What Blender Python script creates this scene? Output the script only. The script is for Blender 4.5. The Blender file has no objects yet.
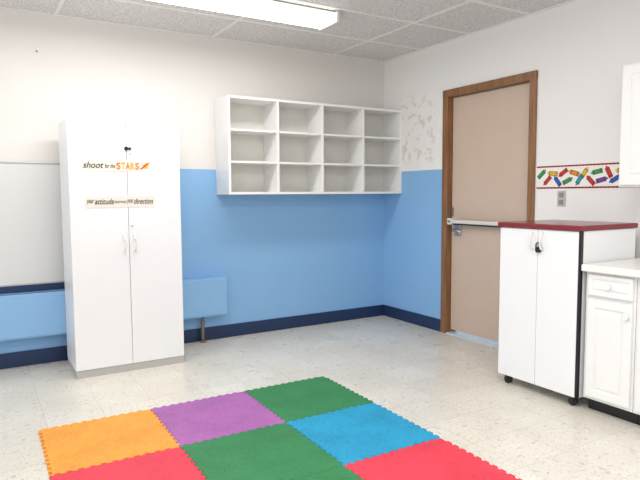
import bpy, bmesh, math, random
from mathutils import Vector, Matrix
random.seed(4)
sc=bpy.context.scene
sc.view_settings.view_transform='Standard'
sc.view_settings.exposure=.07
COL=bpy.context.collection
H=2.503

# ---------------------------------------------------------------- materials
def lin(c):
    o=[]
    for v in c[:3]:
        v=v/255.0
        o.append(v/12.92 if v<=0.04045 else ((v+0.055)/1.055)**2.4)
    return (*o,1.0)
class N:
    def __init__(s,name):
        s.m=bpy.data.materials.new(name); s.m.use_nodes=True
        s.t=s.m.node_tree; s.b=s.t.nodes['Principled BSDF']
    def n(s,typ,**k):
        x=s.t.nodes.new(typ)
        for a,b in k.items(): setattr(x,a,b)
        return x
    def l(s,a,b): s.t.links.new(a,b)
    def math(s,op,a,b=None,c=None):
        x=s.n('ShaderNodeMath',operation=op)
        for i,v in enumerate((a,b,c)):
            if v is None: continue
            if isinstance(v,(int,float)): x.inputs[i].default_value=v
            else: s.l(v,x.inputs[i])
        return x.outputs[0]
    def mix(s,f,a,b):
        x=s.n('ShaderNodeMix',data_type='RGBA')
        if isinstance(f,(int,float)): x.inputs[0].default_value=f
        else: s.l(f,x.inputs[0])
        for i,v in ((6,a),(7,b)):
            if isinstance(v,tuple): x.inputs[i].default_value=v
            else: s.l(v,x.inputs[i])
        return x.outputs[2]
    def pos(s):
        g=s.n('ShaderNodeNewGeometry'); x=s.n('ShaderNodeSeparateXYZ'); s.l(g.outputs['Position'],x.inputs[0])
        return g.outputs['Position'],x.outputs[0],x.outputs[1],x.outputs[2]
    def noise(s,vec,scale,detail=3,rough=.5):
        x=s.n('ShaderNodeTexNoise'); x.inputs['Scale'].default_value=scale; x.inputs['Detail'].default_value=detail
        x.inputs['Roughness'].default_value=rough
        s.l(vec,x.inputs['Vector']); return x.outputs[0]
    def ramp(s,v,a,b):
        x=s.n('ShaderNodeMapRange'); x.inputs[1].default_value=a; x.inputs[2].default_value=b; x.interpolation_type='SMOOTHSTEP'
        s.l(v,x.inputs[0]); return x.outputs[0]
    def bump(s,h,st,d=.01):
        x=s.n('ShaderNodeBump'); x.inputs['Strength'].default_value=st; x.inputs['Distance'].default_value=d
        s.l(h,x.inputs['Height']); s.l(x.outputs[0],s.b.inputs['Normal'])
def simple(name,c,rough=.5,metal=0,var=.05,scale=8,bump=0,bscale=200,spec=.5,emis=0):
    M=N(name); p=M.pos()[0]
    c1=lin(c); c2=tuple(v*(1-var*2) for v in c1[:3])+(1,)
    M.l(M.mix(M.noise(p,scale),c2,c1),M.b.inputs['Base Color'])
    M.b.inputs['Roughness'].default_value=rough; M.b.inputs['Metallic'].default_value=metal
    M.b.inputs['Specular IOR Level'].default_value=spec
    if bump: M.bump(M.noise(p,bscale),bump,.003)
    if emis:
        M.b.inputs['Emission Color'].default_value=lin(c); M.b.inputs['Emission Strength'].default_value=emis
    return M.m
def wall_mat(name,right=False):
    M=N(name); p,x,y,z=M.pos()
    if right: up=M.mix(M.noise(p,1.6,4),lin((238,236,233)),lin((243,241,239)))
    else: up=M.mix(M.noise(p,1.6,4),lin((222,218,213)),lin((230,227,223)))  # back wall tone lowered: light favouring the right wall is put into the paint
    bl=M.mix(M.noise(p,2.0,4),lin((132,180,224)),lin((141,187,230)))
    if right:
        # scuffed and peeled paint patches beside the door frame
        n=M.noise(p,11,5,.65); sp=M.ramp(n,.52,.57)
        a=M.ramp(y,-.85,-.62); b=M.ramp(z,1.45,1.55); c=M.ramp(z,2.2,1.95); d=M.ramp(y,-.05,-.2)
        f=M.math('MULTIPLY',M.math('MULTIPLY',M.math('MULTIPLY',a,b),M.math('MULTIPLY',c,d)),sp)
        up=M.mix(M.math('MULTIPLY',f,.75),up,lin((212,204,195)))
    w=M.math('MULTIPLY',M.math('SUBTRACT',M.noise(p,30,2),.5),.006)
    m=M.math('LESS_THAN',M.math('ADD',z,w),1.43)
    if right: m=M.math('MULTIPLY',m,M.math('GREATER_THAN',y,-1.0))
    M.l(M.mix(m,up,bl),M.b.inputs['Base Color'])
    M.b.inputs['Roughness'].default_value=.55
    M.bump(M.noise(p,120,3),.12,.002)
    return M.m
def floor_mat():
    M=N('vinyl_floor'); p,x,y,z=M.pos()
    T=.293
    def cell(v): return M.math('FLOOR',M.math('DIVIDE',v,T))
    cv=M.n('ShaderNodeCombineXYZ'); M.l(cell(x),cv.inputs[0]); M.l(cell(y),cv.inputs[1])
    wn=M.n('ShaderNodeTexWhiteNoise'); M.l(cv.outputs[0],wn.inputs['Vector'])
    base=M.mix(wn.outputs[0],lin((217,212,201)),lin((226,222,212)))
    base=M.mix(M.math('MULTIPLY',M.ramp(M.noise(p,3,4),.35,.75),.6),base,lin((209,203,190)))
    sp=M.ramp(M.noise(p,70,2,.6),.58,.65)
    base=M.mix(M.math('MULTIPLY',sp,.6),base,lin((164,156,141)))
    sp2=M.ramp(M.noise(p,30,2,.6),.62,.68)
    base=M.mix(M.math('MULTIPLY',sp2,.55),base,lin((158,148,131)))
    sp3=M.ramp(M.noise(p,45,2,.6),.30,.36)
    base=M.mix(M.math('SUBTRACT',.5,M.math('MULTIPLY',sp3,.5)),base,lin((246,243,236)))
    def ln(v):
        f=M.math('FRACT',M.math('DIVIDE',v,T)); 
        return M.math('LESS_THAN',M.math('MINIMUM',f,M.math('SUBTRACT',1.0,f)),.007)
    g=M.math('MAXIMUM',ln(x),ln(y))
    base=M.mix(M.math('MULTIPLY',g,.4),base,lin((160,153,141)))
    M.l(base,M.b.inputs['Base Color'])
    M.l(M.math('ADD',M.math('MULTIPLY',M.noise(p,5),.2),.2),M.b.inputs['Roughness'])
    M.bump(M.noise(p,14,3),.08,.004)
    return M.m
def ceil_mat():
    M=N('acoustic_ceiling_tile'); p,x,y,z=M.pos()
    n=M.noise(p,80,3,.7)
    c=M.mix(M.ramp(n,.42,.60),lin((201,200,198)),lin((232,231,229)))
    M.l(c,M.b.inputs['Base Color']); M.b.inputs['Roughness'].default_value=.9
    M.bump(n,.5,.004); return M.m
def foam_mat(name,c):
    M=N(name); p=M.pos()[0]
    n=M.noise(p,110,3,.6); n2=M.noise(p,5,3)
    c1=lin(c); c2=tuple(v*.76 for v in c1[:3])+(1,)
    M.l(M.mix(M.ramp(M.math('ADD',M.math('MULTIPLY',n,.6),M.math('MULTIPLY',n2,.4)),.38,.58),c2,c1),M.b.inputs['Base Color'])
    M.b.inputs['Roughness'].default_value=.6; M.b.inputs['Specular IOR Level'].default_value=.4
    M.bump(n,.6,.004); return M.m
def wood_mat(name,c1,c2):
    M=N(name); p,x,y,z=M.pos()
    cv=M.n('ShaderNodeCombineXYZ'); M.l(M.math('MULTIPLY',x,12),cv.inputs[0]); M.l(M.math('MULTIPLY',y,12),cv.inputs[1]); M.l(z,cv.inputs[2])
    M.l(M.mix(M.ramp(M.noise(cv.outputs[0],4,5,.6),.3,.7),lin(c1),lin(c2)),M.b.inputs['Base Color'])
    M.b.inputs['Roughness'].default_value=.4; return M.m

m_wallb=wall_mat('painted_wall'); m_wallr=wall_mat('painted_wall_scuffed',True)
m_floor=floor_mat(); m_ceil=ceil_mat()
m_grid=simple('ceiling_grid_metal',(238,237,234),.5,var=.02)
m_navy=simple('navy_vinyl_base',(28,52,92),.45,var=.08)
m_heat=simple('blue_enamel',(140,187,230),.35,var=.03)
m_wcab=simple('white_laminate',(240,240,242),.32,var=.015,scale=4)
m_wgap=simple('cabinet_gap_shadow_grey',(140,140,142),.7)
m_plinth=simple('grey_plinth',(186,184,180),.5)
m_shelf=simple('white_melamine',(242,241,239),.4,var=.015)
m_shback=simple('pale_backing_board',(228,226,219),.6,var=.03)
m_door=simple('tan_painted_door',(208,186,169),.4,var=.03,scale=5)
m_wood=wood_mat('stained_wood_trim',(122,84,52),(152,108,72))
m_chrome=simple('brushed_steel',(190,190,190),.3,metal=.9)
m_bar=simple('satin_white_metal',(226,222,216),.3)
m_black=simple('black_plastic',(22,22,24),.4)
m_red=simple('maroon_laminate',(120,28,38),.22)
m_edge=simple('maroon_edge',(128,30,42),.4)
m_paint=simple('white_gloss_paint',(240,239,238),.35,var=.015)
m_count=simple('white_worktop_laminate',(240,238,233),.25,var=.02)
m_board=simple('pale_whiteboard',(224,224,223),.3,var=.02,scale=3)
m_alu=simple('aluminium_frame',(190,190,192),.4,metal=.6)
m_rust=simple('worn_brown_pipe',(150,134,118),.6,var=.2,scale=30)
m_lens=simple('lit_acrylic_lens',(255,253,248),.4,var=0,emis=2.2)
m_lensoff=simple('white_enamel_housing',(235,235,233),.4)
m_outlet=simple('almond_outlet',(196,190,180),.4)
m_paper=simple('white_paper',(244,241,234),.7,var=.02)
m_sign=simple('cream_sign_paper',(231,226,216),.75,var=.02)
m_ink=simple('black_ink',(38,36,36),.7)
m_ink_or=simple('orange_ink',(232,140,30),.7); m_ink_ye=simple('yellow_ink',(236,180,30),.7)
m_ink_re=simple('red_ink',(206,44,44),.7); m_ink_bl=simple('blue_ink',(50,90,180),.7); m_ink_gr=simple('green_ink',(60,150,80),.7)
m_sill=simple('metal_sill_daylight_tint',(206,224,246),.25)  # blue-white colour stands in for daylight leaking under the door

# ---------------------------------------------------------------- geometry helpers
def box(bm,x0,x1,y0,y1,z0,z1,bv=0,mi=0,seg=2):
    vs=[bm.verts.new(c) for c in [(x0,y0,z0),(x1,y0,z0),(x1,y1,z0),(x0,y1,z0),(x0,y0,z1),(x1,y0,z1),(x1,y1,z1),(x0,y1,z1)]]
    fs=[bm.faces.new([vs[i] for i in f]) for f in [(0,3,2,1),(4,5,6,7),(0,1,5,4),(1,2,6,5),(2,3,7,6),(3,0,4,7)]]
    for f in fs: f.material_index=mi
    if bv:
        es=list({e for f in fs for e in f.edges})
        bmesh.ops.bevel(bm,geom=es,offset=bv,segments=seg,affect='EDGES',profile=.5,clamp_overlap=True)
def cyl(bm,p0,p1,r,seg=20,r2=None,mi=0):
    p0,p1=Vector(p0),Vector(p1); d=p1-p0
    q=d.to_track_quat('Z','Y').to_matrix().to_4x4()
    M=Matrix.Translation((p0+p1)/2)@q
    g=bmesh.ops.create_cone(bm,cap_ends=True,segments=seg,radius1=r,radius2=r if r2 is None else r2,depth=d.length,matrix=M)
    for v in g['verts']:
        for f in v.link_faces: f.material_index=mi; f.smooth=len(f.verts)==4
def tube(bm,pts,r,seg=10):
    pts=[Vector(p) for p in pts]; rings=[]
    for i,p in enumerate(pts):
        d=(pts[min(i+1,len(pts)-1)]-pts[max(i-1,0)]).normalized()
        q=d.to_track_quat('Z','Y')
        rings.append([bm.verts.new(p+q@Vector((r*math.cos(a*2*math.pi/seg),r*math.sin(a*2*math.pi/seg),0))) for a in range(seg)])
    for a,b in zip(rings,rings[1:]):
        for k in range(seg):
            f=bm.faces.new([a[k],a[(k+1)%seg],b[(k+1)%seg],b[k]]); f.smooth=True
    bm.faces.new(rings[0][::-1]); bm.faces.new(rings[-1])
def mesh_obj(name,build,mats,origin=(0,0,0),parent=None,label=None):
    """build in world coordinates; stored relative to origin"""
    bm=bmesh.new(); build(bm)
    bmesh.ops.recalc_face_normals(bm,faces=bm.faces)
    bmesh.ops.translate(bm,verts=bm.verts,vec=-Vector(origin))
    me=bpy.data.meshes.new(name); bm.to_mesh(me); bm.free()
    for m in (mats if isinstance(mats,(list,tuple)) else [mats]): me.materials.append(m)
    o=bpy.data.objects.new(name,me); COL.objects.link(o)
    if parent is None: o.location=origin
    else:
        o.parent=parent
    if label: o['label']=label
    return o
class Thing:
    def __init__(s,name,base,label,cat,group=None):
        s.base=Vector(base); s.e=bpy.data.objects.new(name,None); s.e.location=base; s.e.empty_display_size=.1
        COL.objects.link(s.e); s.e['label']=label; s.e['category']=cat
        if group: s.e['group']=group
    def part(s,name,build,mats,parent=None,label=None):
        return mesh_obj(name,build,mats,s.base,parent or s.e,label)
def B(*a,**k): return lambda bm: box(bm,*a,**k)
def multi(*L): return lambda bm: [f(bm) for f in L]
def struct(name,build,mats):
    o=mesh_obj(name,build,mats); o['kind']='structure'; return o
def add_text(body,x,z,y,height,mat,parent,base,shear=0,width=None,name='lettering',bold=0):
    """lettering lying in a plane facing -y; height = full glyph height, width = full width"""
    cu=bpy.data.curves.new('t','FONT'); cu.body=body; cu.size=1; cu.shear=shear; cu.offset=bold
    o=bpy.data.objects.new('t',cu); COL.objects.link(o); bpy.context.view_layer.update()
    me=bpy.data.meshes.new_from_object(o); bpy.data.objects.remove(o)
    xs=[v.co.x for v in me.vertices]; zs=[v.co.y for v in me.vertices]
    k=width/(max(xs)-min(xs)); x0=min(xs); h=height/max(zs)
    for v in me.vertices:
        v.co=Vector((x+(v.co.x-x0)*k-base[0], y-base[1], z+v.co.y*h-base[2]))
    me.materials.clear(); me.materials.append(mat)
    t=bpy.data.objects.new(name,me); COL.objects.link(t); t.parent=parent; return t

# ---------------------------------------------------------------- room
XL,YB=-6.2,-6.4
struct('floor',B(XL,.12,YB,.12,-.1,0),m_floor)
struct('ceiling',B(XL,.12,YB,.12,H,H+.1),m_ceil)
struct('wall_back',B(XL,.12,0,.12,0,H),m_wallb)
struct('wall_right',multi(B(0,.12,-.885,0,0,H),B(0,.12,-1.755,-.885,2.05,H),B(0,.12,YB,-1.755,0,H)),m_wallr)
def grid(bm):
    w=.012
    x=-.60
    while x>XL: box(bm,x-w,x+w,YB,0,H-.005,H+.001); x-=1.17
    y=-.56
    while y>YB: box(bm,XL,0,y-w,y+w,H-.006,H+.001); y-=.585
    box(bm,XL,0,-.022,0,H-.007,H+.001); box(bm,-.022,0,YB,0,H-.008,H+.001)
struct('trim_1',grid,m_grid)
struct('baseboard_back',B(XL,0,-.012,0,0,.109,bv=.003),m_navy)
struct('baseboard_right',B(-.012,0,-.84,-.012,0,.109,bv=.003),m_navy)
struct('trim_2',B(XL,-2.5,-.02,0,.54,.585,bv=.003),m_navy)
def casing(bm):
    box(bm,-.016,0,-.90,-.839,0,2.093,bv=.003)
    box(bm,-.016,0,-1.798,-1.738,0,2.093,bv=.003)
    box(bm,-.018,0,-1.798,-.839,2.035,2.095,bv=.003)
    box(bm,-.004,.12,-.90,-.885,0,2.05); box(bm,-.004,.12,-1.755,-1.738,0,2.05); box(bm,-.004,.12,-1.755,-.885,2.035,2.05)
    box(bm,.085,.1,-.915,-.9,0,2.035); box(bm,.085,.1,-1.738,-1.72,0,2.035)
struct('trim_3',casing,m_wood)
struct('trim_4',B(-.005,.16,-1.738,-.90,-.001,.008,bv=.002),m_sill)
door=struct('door_1',B(.045,.085,-1.734,-.904,.030,2.031,bv=.002),m_door)
door['label']='tan flush door in stained wood frame with push bar'
def pbar(bm):
    box(bm,-.035,-.005,-1.70,-.93,.967,.998,bv=.008)
    box(bm,-.035,.045,-.975,-.925,.955,1.01,bv=.006); box(bm,-.03,.045,-1.71,-1.66,.955,1.01,bv=.006)
def mk(name,f,m,parent): 
    o=mesh_obj(name,f,m,(0,0,0),parent); return o
mk('push_bar',pbar,m_bar,door)
mk('push_bar_rail',B(-.012,.045,-1.68,-.96,.955,.972),m_black,door)
def lever(bm):
    box(bm,.03,.045,-1.02,-.95,.86,.955,bv=.006)
    cyl(bm,(.04,-.985,.91),(-.02,-.985,.91),.014)
    tube(bm,[(-.02,-.985,.91),(-.028,-1.0,.91),(-.03,-1.05,.905),(-.026,-1.085,.9)],.010)
mk('lever_handle',lever,m_chrome,door)
mk('latch_plate',B(.038,.046,-.93,-.906,1.03,1.10,bv=.001),m_chrome,door)

# ---------------------------------------------------------------- board
T=Thing('whiteboard',(-3.9,0,.585),'pale whiteboard panel with thin metal edging on wall','whiteboard')
T.part('panel',B(-5.3,-2.5,-.012,-.001,.59,1.45),m_board)
T.part('frame',multi(B(-5.31,-2.49,-.018,-.001,1.447,1.458,bv=.002),B(-5.31,-2.49,-.018,-.001,.585,.596,bv=.002),B(-5.31,-5.3,-.018,-.001,.585,1.458),B(-2.5,-2.49,-.018,-.001,.585,1.458)),m_alu)
# small hook high on the wall
T=Thing('wall_hook',(-3.07,-.001,2.23),'tiny dark metal hook screwed into the white wall','hook')
T.part('plate',lambda bm:cyl(bm,(-3.07,-.0005,2.245),(-3.07,-.004,2.245),.009,14),m_chrome)
T.part('prong',lambda bm:tube(bm,[(-3.07,-.003,2.245),(-3.07,-.012,2.236),(-3.07,-.02,2.228),(-3.07,-.026,2.236)],.003,8),m_black)

# ---------------------------------------------------------------- heater
T=Thing('wall_heater',(-3.2,-.06,0),'long light blue metal convector cover on the wall','heater')
def hcov(bm):
    box(bm,-4.8,-1.72,-.12,-.001,.222,.535,bv=.006)
T.part('cover',hcov,m_heat)
T.part('front_panel',B(-4.78,-2.26,-.125,-.118,.235,.52,bv=.002),m_heat)
T.part('front_panel',B(-2.25,-1.74,-.125,-.118,.235,.52,bv=.002),m_heat)
T.part('louvre_slot',B(-4.7,-2.3,-.10,-.094,.533,.537),m_navy)
for x in (-2.2,-1.79):
    for z in (.26,.38,.495):
        T.part('screw',lambda bm:cyl(bm,(x,-.1245,z),(x,-.128,z),.005,10),m_chrome)
T.part('pipe',lambda bm:[cyl(bm,(-1.92,-.06,0),(-1.92,-.06,.225),.013),cyl(bm,(-1.92,-.06,0.0),(-1.92,-.06,.012),.025),cyl(bm,(-1.92,-.06,.15),(-1.92,-.06,.18),.017)],m_rust)

# ---------------------------------------------------------------- tall white cabinet
T=Thing('storage_cabinet',(-2.6,-.34,0),'tall white two-door cabinet with word strips','cabinet')
x0,x1,yf,yb,zt=-2.967,-2.233,-.54,-.13,1.721
T.part('body',multi(B(x0,x1,yf+.02,yb,.05,zt,bv=.002)),m_wcab)
T.part('plinth',B(x0+.002,x1-.002,yf+.004,yb,0,.05,bv=.001),m_plinth)
xm=-2.598
T.part('gap_shadow',multi(B(xm-.004,xm+.004,yf+.014,yf+.021,.055,zt-.01)),m_wgap)
dl=T.part('door',B(x0,xm-.0015,yf,yf+.018,.052,zt-.002,bv=.0025),m_wcab)
dr=T.part('door',B(xm+.0015,x1,yf,yf+.018,.052,zt-.002,bv=.0025),m_wcab)
def pull(x):
    def f(bm):
        tube(bm,[(x,yf+.002,.955),(x,yf-.016,.948),(x,yf-.026,.925),(x,yf-.029,.895),(x,yf-.026,.865),(x,yf-.016,.842),(x,yf+.002,.835)],.007,12)
        box(bm,x-.011,x+.011,yf-.004,yf+.001,.94,.968,bv=.002); box(bm,x-.011,x+.011,yf-.004,yf+.001,.822,.85,bv=.002)
    return f
T.part('handle',pull(-2.632),m_paint,dl); T.part('handle',pull(-2.562),m_paint,dr)
def latch(bm):
    cyl(bm,(-2.600,yf,1.535),(-2.600,yf-.009,1.535),.013,18); cyl(bm,(-2.576,yf,1.535),(-2.576,yf-.007,1.535),.009,16)
    box(bm,-2.612,-2.568,yf-.005,yf,1.528,1.542,bv=.002)
T.part('latch',latch,m_black,dr)
for z in (1.50,1.01):
    T.part('hinge_cap',lambda bm:cyl(bm,(-2.575,yf,z),(-2.575,yf-.004,z),.006,10),m_chrome,dr)

# paper strips
def strip(name,x0,x1,z0,z1,label,wavy=.0):
    T=Thing(name,((x0+x1)/2,yf-.001,z0),label,'sign')
    def f(bm):
        n=24; top=[];bot=[]
        for i in range(n+1):
            t=i/n; x=x0+(x1-x0)*t
            top.append(bm.verts.new((x,yf-.0016,z1+wavy*math.sin(i*1.7)*.6))); bot.append(bm.verts.new((x,yf-.0016,z0+wavy*math.sin(i*2.3+1))))
        fs=[bm.faces.new([bot[i],bot[i+1],top[i+1],top[i]]) for i in range(n)]
        g=bmesh.ops.extrude_face_region(bm,geom=fs)
        bmesh.ops.translate(bm,verts=[v for v in g['geom'] if isinstance(v,bmesh.types.BMVert)],vec=(0,.0012,0))
    T.part('paper',f,m_sign); return T
T=strip('paper_sign',-2.888,-2.430,1.380,1.458,'paper strip reading shoot for the STARS',.0012)
ys=yf-.0032
add_text('shoot',-2.878,1.402,ys,.040,m_ink,T.e,T.base,shear=.3,width=.128,bold=.008)
add_text('for the',-2.742,1.403,ys,.028,m_ink,T.e,T.base,shear=.3,width=.066,bold=.005)
xx=-2.668
for ch,mt in zip('STARS',(m_ink_or,m_ink_ye,m_ink_or,m_ink_ye,m_ink_or)):
    add_text(ch,xx,1.397,ys,.044,mt,T.e,T.base,width=.027,bold=.03); xx+=.031
def star(bm):
    cx,cz=-2.474,1.420
    vs=[bm.verts.new((cx+(.027 if i%2==0 else .012)*math.sin(i*math.pi/5),ys,cz+(.027 if i%2==0 else .012)*math.cos(i*math.pi/5))) for i in range(10)]
    bm.faces.new(vs)
T.part('star_print',star,m_ink_ye)
T.part('pencil_print',lambda bm: bm.faces.new([bm.verts.new(c) for c in [(-2.512,ys-.0003,1.400),(-2.506,ys-.0003,1.394),(-2.446,ys-.0003,1.440),(-2.452,ys-.0003,1.446)]]),m_ink_re)
T=strip('paper_sign',-2.874,-2.418,1.138,1.214,'paper strip reading your attitude determines your direction',.003)
add_text('your',-2.864,1.170,ys,.022,m_ink,T.e,T.base,shear=.2,width=.046,bold=.003)
add_text('attitude',-2.813,1.162,ys,.036,m_ink,T.e,T.base,shear=.3,width=.124,bold=.006)
add_text('determines',-2.684,1.168,ys,.020,m_ink,T.e,T.base,shear=.2,width=.074,bold=.002)
add_text('your',-2.605,1.170,ys,.022,m_ink,T.e,T.base,shear=.2,width=.042,bold=.003)
add_text('direction',-2.558,1.162,ys,.036,m_ink,T.e,T.base,shear=.3,width=.128,bold=.006)

# ---------------------------------------------------------------- cubby shelf
sx,sy,zb,zt2=-1.754,-.277,1.221,2.002
T=Thing('wall_cubby_shelf',(-.88,-.14,zb),'white open cubby shelf with twelve compartments on wall','shelf')
t=.02
T.part('frame',multi(B(sx,-.002,sy,-.002,zt2-t,zt2,bv=.0015),B(sx,-.002,sy,-.002,zb,zb+t,bv=.0015),B(sx,sx+t,sy,-.002,zb+t,zt2-t),B(-.022,-.002,sy,-.002,zb+t,zt2-t)),m_shelf)
T.part('back_panel',B(sx+t,-.022,-.012,-.003,zb+t,zt2-t),m_shback)
hh=(zt2-zb-t)/3
for k in (1,2):
    T.part('shelf_board',B(sx+t,-.022,sy+.003,-.012,zb+hh*k,zb+hh*k+.016),m_shelf)
ww=(-.002-sx-t)/4
for k in (1,2,3):
    T.part('divider',B(sx+ww*k,sx+ww*k+t,sy+.001,-.012,zb+t,zt2-t),m_shelf)
for k in range(4):
    T.part('bracket',B(sx+ww*(k+.5)-.03,sx+ww*(k+.5)+.03,-.02,-.011,zt2-t-.03,zt2-t,bv=.001),m_shback)

# ---------------------------------------------------------------- rolling cabinet
rx,ra,rb,rz,rxb=-.642,-2.05,-2.619,1.037,-.118
T=Thing('rolling_cabinet',(-.38,-2.33,0),'white two-door cabinet on casters with dark red top','cabinet')
T.part('body',B(rx+.02,rxb,rb,ra,.06,rz-.03,bv=.002),m_wcab)
T.part('top',multi(B(rx-.012,rxb+.01,rb-.008,ra+.012,rz-.028,rz-.0005,bv=.003)),m_edge)
T.part('top_surface',B(rx-.006,rxb+.004,rb-.002,ra+.006,rz-.001,rz+.001),m_red)
ym=(ra+rb)/2
dA=T.part('door',B(rx,rx+.018,ym+.0015,ra-.002,.062,rz-.033,bv=.002),m_wcab)
dB=T.part('door',B(rx,rx+.018,rb+.014,ym-.0015,.062,rz-.033,bv=.002),m_wcab)
T.part('gap_shadow',B(rx+.014,rx+.021,ym-.004,ym+.004,.065,rz-.035),m_wgap)
T.part('edge_strip',B(rx-.001,rx+.022,rb-.0015,rb+.012,.062,rz-.030,bv=.001),m_black)
def pull2(y):
    return lambda bm: tube(bm,[(rx+.002,y,.985),(rx-.016,y,.98),(rx-.024,y,.96),(rx-.026,y,.935),(rx-.024,y,.91),(rx-.016,y,.89),(rx+.002,y,.885)],.006,12)
T.part('handle',pull2(ym+.035),m_paint,dA); T.part('handle',pull2(ym-.035),m_paint,dB)
T.part('lock',lambda bm:(cyl(bm,(rx,ym-.012,.885),(rx-.016,ym-.012,.885),.018,20),tube(bm,[(rx-.014,ym-.026,.895),(rx-.014,ym-.024,.92),(rx-.014,ym-.012,.928),(rx-.014,ym+.0,.92),(rx-.014,ym+.002,.895)],.004,8)),m_black,dB)
for (x,y) in ((rx+.045,ra-.05),(rx+.045,rb+.05),(rxb-.045,ra-.05),(rxb-.045,rb+.05)):
    T.part('caster',lambda bm:(cyl(bm,(x-.012,y,.025),(x+.012,y,.025),.025,24),box(bm,x-.022,x+.022,y-.022,y+.022,.05,.061,bv=.002),box(bm,x-.017,x-.014,y-.014,y+.014,.02,.055),box(bm,x+.014,x+.017,y-.014,y+.014,.02,.055)),m_black)

# ---------------------------------------------------------------- base cabinets + worktop
fx=-.612
def panel_front(bm,y0,y1,z0,z1,x=fx-.02,rail=.03,arch=True):
    """raised-panel front: flat slab + routed frame + raised field"""
    box(bm,x+.006,x+.02,y0,y1,z0,z1,bv=.002)
    box(bm,x,x+.008,y0,y0+rail,z0,z1,bv=.002); box(bm,x,x+.008,y1-rail,y1,z0,z1,bv=.002)
    box(bm,x,x+.008,y0+rail-.002,y1-rail+.002,z0,z0+rail,bv=.002); box(bm,x,x+.008,y0+rail-.002,y1-rail+.002,z1-rail,z1,bv=.002)
    box(bm,x+.001,x+.009,y0+rail+.012,y1-rail-.012,z0+rail+.012,z1-rail-.012,bv=.005)
def base_unit(y1,y0,lab):
    T=Thing('base_cabinet',(-.31,(y0+y1)/2,0),lab,'cabinet',group='white base cabinets under the worktop')
    T.part('body',B(fx,-.003,y0+.001,y1-.001,.075,.789),m_paint)
    T.part('toe_kick',B(fx+.05,-.003,y0+.001,y1-.001,0,.0752),m_black)
    d=T.part('drawer',lambda bm:panel_front(bm,y0+.012,y1-.022,.662,.775,rail=.022),m_paint)
    T.part('knob',lambda bm:(cyl(bm,(fx-.018,(y0+y1)/2-.004,.718),(fx-.032,(y0+y1)/2-.004,.718),.007,14),cyl(bm,(fx-.03,(y0+y1)/2-.004,.718),(fx-.042,(y0+y1)/2-.004,.718),.015,20,r2=.012)),m_paint,d)
    d=T.part('door',lambda bm:panel_front(bm,y0+.012,y1-.022,.095,.640,rail=.045),m_paint)
    T.part('knob',lambda bm:(cyl(bm,(fx-.018,y0+.035,.575),(fx-.032,y0+.035,.575),.007,14),cyl(bm,(fx-.03,y0+.035,.575),(fx-.042,y0+.035,.575),.015,20,r2=.012)),m_paint,d)
base_unit(-2.64,-2.925,'narrow white base cabinet with drawer beside rolling cabinet')
base_unit(-2.926,-3.45,'wide white base cabinet with drawer under worktop')
T=Thing('worktop',(-.32,-3.05,.79),'white laminate worktop over the base cabinets','worktop')
T.part('slab',B(-.655,-.003,-3.47,-2.632,.79,.828,bv=.006,seg=3),m_count)
T.part('backsplash',B(-.022,-.003,-3.47,-2.632,.828,.92,bv=.004),m_count)

# upper cabinet
T=Thing('wall_cabinet',(-.17,-3.0,1.25),'white wall-mounted cabinet above the worktop','cabinet')
T.part('body',B(-.312,-.002,-3.45,-2.62,1.25,1.94,bv=.002),m_paint)
T.part('door',lambda bm:panel_front(bm,-3.03,-2.635,1.262,1.928,x=-.332,rail=.05),m_paint)
T.part('door',lambda bm:panel_front(bm,-3.44,-3.04,1.262,1.928,x=-.332,rail=.05),m_paint)

# ---------------------------------------------------------------- outlet + crayon border
T=Thing('wall_outlet',(-.004,-2.02,1.14),'small almond electrical outlet plate on the wall','outlet')
T.part('plate',B(-.006,-.0005,-2.053,-1.987,1.125,1.235,bv=.002),m_outlet)
for z in (1.138,1.188):
    T.part('socket',B(-.009,-.005,-2.038,-2.002,z,z+.034,bv=.003),m_wgap)

T=Thing('border_strip',(-.002,-2.2,1.25),'paper wall border printed with colourful crayons','wall border')
bz0,bz1,by0,by1=1.25,1.41,-2.605,-1.80
T.part('paper',B(-.0022,-.0006,by0,by1,bz0,bz1),m_paper)
inks=[m_ink_re,m_ink_bl,m_ink_gr,m_ink_ye,m_ink_or,simple('purple_ink',(120,60,150),.7),m_ink,simple('teal_ink',(40,150,170),.7)]
def crayons(bm):
    def quad(pts,mi,x=-.0028):
        f=bm.faces.new([bm.verts.new((x,a,b)) for a,b in pts]); f.material_index=mi
    def crayon(cy,cz,ang,L,w,mi,x):
        c,s=math.cos(ang),math.sin(ang)
        def R(a,b): return (cy+a*c-b*s, cz+a*s+b*c)
        quad([R(-L/2-.003,-w/2-.003),R(L*.3+.003,-w/2-.003),R(L*.3+.003,w/2+.003),R(-L/2-.003,w/2+.003)],6,x)
        quad([R(-L/2,-w/2),R(L*.3,-w/2),R(L*.3,w/2),R(-L/2,w/2)],mi,x-.0001)
        quad([R(L*.3,-w*.40),R(L/2,-w*.15),R(L/2,w*.15),R(L*.3,w*.40)],mi,x-.0001)
        for a in (-.40,.2): quad([R(L*a,-w/2),R(L*a+L*.05,-w/2),R(L*a+L*.05,w/2),R(L*a,w/2)],6,x-.0002)
    y=by0+.035;k=0
    seq=[0,2,4,3,1,0,5,2,0,3,7,4,2,0,1,3,0,2]
    angs=[.5,-.9,2.5,.2,-.5,1.1,2.9,-.2,.8,2.2,-1.0,.3,2.7,-.6,.9,.1,-.8,2.4]
    while y<by1-.03:
        z=bz0+.080+(.026 if k%2 else -.026)
        crayon(y,z,angs[k%18],.082,.025,seq[k%18],-.0028-.0003*(k%3)); k+=1
        y+=.042
    n=int((by1-by0)/.0135)
    for i in range(n):
        a=by0+i*.0135
        for z in (bz0,bz1-.011):
            quad([(a,z),(a+.0135,z),(a+.0135,z+.011),(a,z+.011)],6 if i%2 else 0,)
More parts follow.
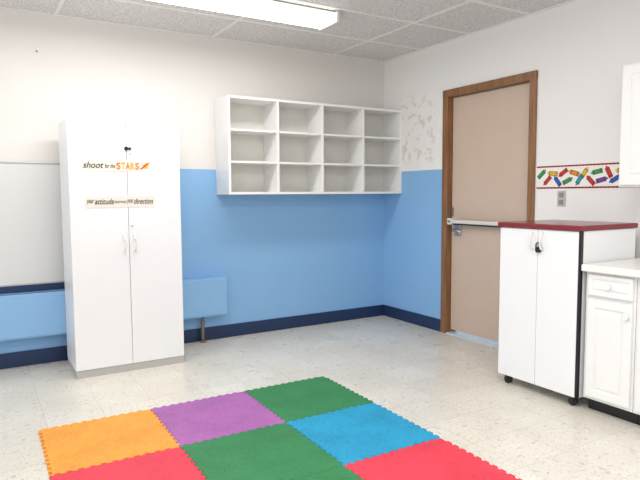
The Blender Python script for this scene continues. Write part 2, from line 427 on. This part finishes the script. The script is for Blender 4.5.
T.part('crayon_print',crayons,inks)

# ---------------------------------------------------------------- foam mat
cols={'o':('orange',(248,164,62)),'p':('purple',(172,104,174)),'g':('green',(54,132,80)),'r':('red',(236,64,84)),'b':('blue',(36,156,200))}
fm={k:foam_mat(v[0]+'_foam',v[1]) for k,v in cols.items()}
S=.57; NT=11
def edge_curve():
    """dovetail teeth from t=0..1, list of (t,offset)"""
    A=.0115; m=.035; L=1-2*m; p=L/NT; P=[(0,0)]
    for k in range(NT):
        s=m+k*p
        P+=[(s+.03*p,0),(s-.02*p,A),(s+.52*p,A),(s+.47*p,0)]
    P.append((1,0)); return P
EC=edge_curve()
mt=-.0142
cm,sm=math.cos(mt),math.sin(mt)
def MW(a,b): return (-3.272+cm*a-sm*b, -1.362+sm*a+cm*b)
layout=['opg','rgb','pgr']
for j,row in enumerate(layout):
    for i,c in enumerate(row):
        g=.0016
        pts=[]
        X0,X1,Y0,Y1=i*S,(i+1)*S,-(j+1)*S,-j*S
        pts+=[(X0+S*t,Y0+o+g) for t,o in EC[:-1]]
        pts+=[(X1+o-g,Y0+S*t) for t,o in EC[:-1]]
        pts+=[(X0+S*t,Y1+o-g) for t,o in EC[::-1][:-1]]
        pts+=[(X0+o+g,Y0+S*t) for t,o in EC[::-1][:-1]]
        base=(*MW((X0+X1)/2,(Y0+Y1)/2),0)
        def f(bm):
            vs=[bm.verts.new((*MW(a,b),.0005)) for a,b in pts]
            fc=bm.faces.new(vs)
            gg=bmesh.ops.extrude_face_region(bm,geom=[fc])
            tv=[v for v in gg['geom'] if isinstance(v,bmesh.types.BMVert)]
            bmesh.ops.translate(bm,verts=tv,vec=(0,0,.0125))
        o=mesh_obj('foam_floor_tile',f,fm[c],base)
        o['label']='%s interlocking foam puzzle tile on the floor'%cols[c][0]; o['category']='foam mat tile'; o['group']='interlocking foam floor tiles'

# ---------------------------------------------------------------- ceiling lights
def fixture(xa,xb,yc,lab):
    T=Thing('fluorescent_light_fixture',((xa+xb)/2,yc,H-.085),lab,'ceiling light',group='ceiling fluorescent fixtures')
    w=.125
    T.part('housing',B(xa+.02,xb-.02,yc-.10,yc+.10,H-.04,H-.0085,bv=.004),m_lensoff)
    def lens(bm):
        prof=[(-w,H-.03),(-w,H-.052),(-w+.012,H-.07),(-w+.035,H-.082),(w-.035,H-.082),(w-.012,H-.07),(w,H-.052),(w,H-.03)]
        a=[bm.verts.new((xa+.02,yc+p,q)) for p,q in prof]; b=[bm.verts.new((xb-.02,yc+p,q)) for p,q in prof]
        n=len(prof)
        for k in range(n): bm.faces.new([a[k],a[(k+1)%n],b[(k+1)%n],b[k]])
        bm.faces.new(a); bm.faces.new(b)
    T.part('lens',lens,m_lens)
    T.part('end_cap',B(xa,xa+.022,yc-w-.004,yc+w+.004,H-.086,H-.0085,bv=.006),m_lensoff)
    T.part('end_cap',B(xb-.022,xb,yc-w-.004,yc+w+.004,H-.086,H-.0085,bv=.006),m_lensoff)
    L=bpy.data.lights.new('tube_light','AREA'); L.shape='RECTANGLE'; L.size=xb-xa-.1; L.size_y=.2; L.energy=LP; L.color=(1,.985,.965)
    o=bpy.data.objects.new('tube_light',L); o.location=(0,0,-.006); o.parent=T.e; COL.objects.link(o)
LP=24
fixture(-3.65,-1.25,-.99,'unseen fluorescent wraparound fixture added to light the room')
LP=32  # two more fixtures out of view, added to light the room
fixture(-3.65,-1.25,-3.33,'unseen fluorescent wraparound fixture added to light the room')
fixture(-3.65,-1.25,-5.4,'unseen fluorescent wraparound fixture added to light the room')

# daylight: hazy sky, brighter on the window side of the room
w=bpy.data.worlds.new('world'); sc.world=w; w.use_nodes=True
nt=w.node_tree; bg=nt.nodes['Background']; bg.inputs[0].default_value=(.95,.975,1,1)
tc=nt.nodes.new('ShaderNodeTexCoord'); sp=nt.nodes.new('ShaderNodeSeparateXYZ'); nt.links.new(tc.outputs['Generated'],sp.inputs[0])
mr=nt.nodes.new('ShaderNodeMapRange'); mr.inputs[1].default_value=0; mr.inputs[2].default_value=-1; mr.inputs[3].default_value=.78; mr.inputs[4].default_value=1.55
nt.links.new(sp.outputs[0],mr.inputs[0]); nt.links.new(mr.outputs[0],bg.inputs[1])

# ---------------------------------------------------------------- camera
yaw,pitch,roll=.5429,.0792,-.0056
fw=Vector((math.sin(yaw)*math.cos(pitch),math.cos(yaw)*math.cos(pitch),-math.sin(pitch)))
r=Vector((math.cos(yaw),-math.sin(yaw),0)); u=r.cross(fw)
r2=math.cos(roll)*r+math.sin(roll)*u; u2=math.cos(roll)*u-math.sin(roll)*r
cd=bpy.data.cameras.new('camera'); cd.sensor_width=36; cd.lens=577.3*36/640; cd.clip_start=.05
cam=bpy.data.objects.new('camera',cd); COL.objects.link(cam)
M=Matrix((r2,u2,-fw)).transposed().to_4x4(); M.translation=Vector((-3.517,-4.594,1.22)); cam.matrix_world=M
sc.camera=cam
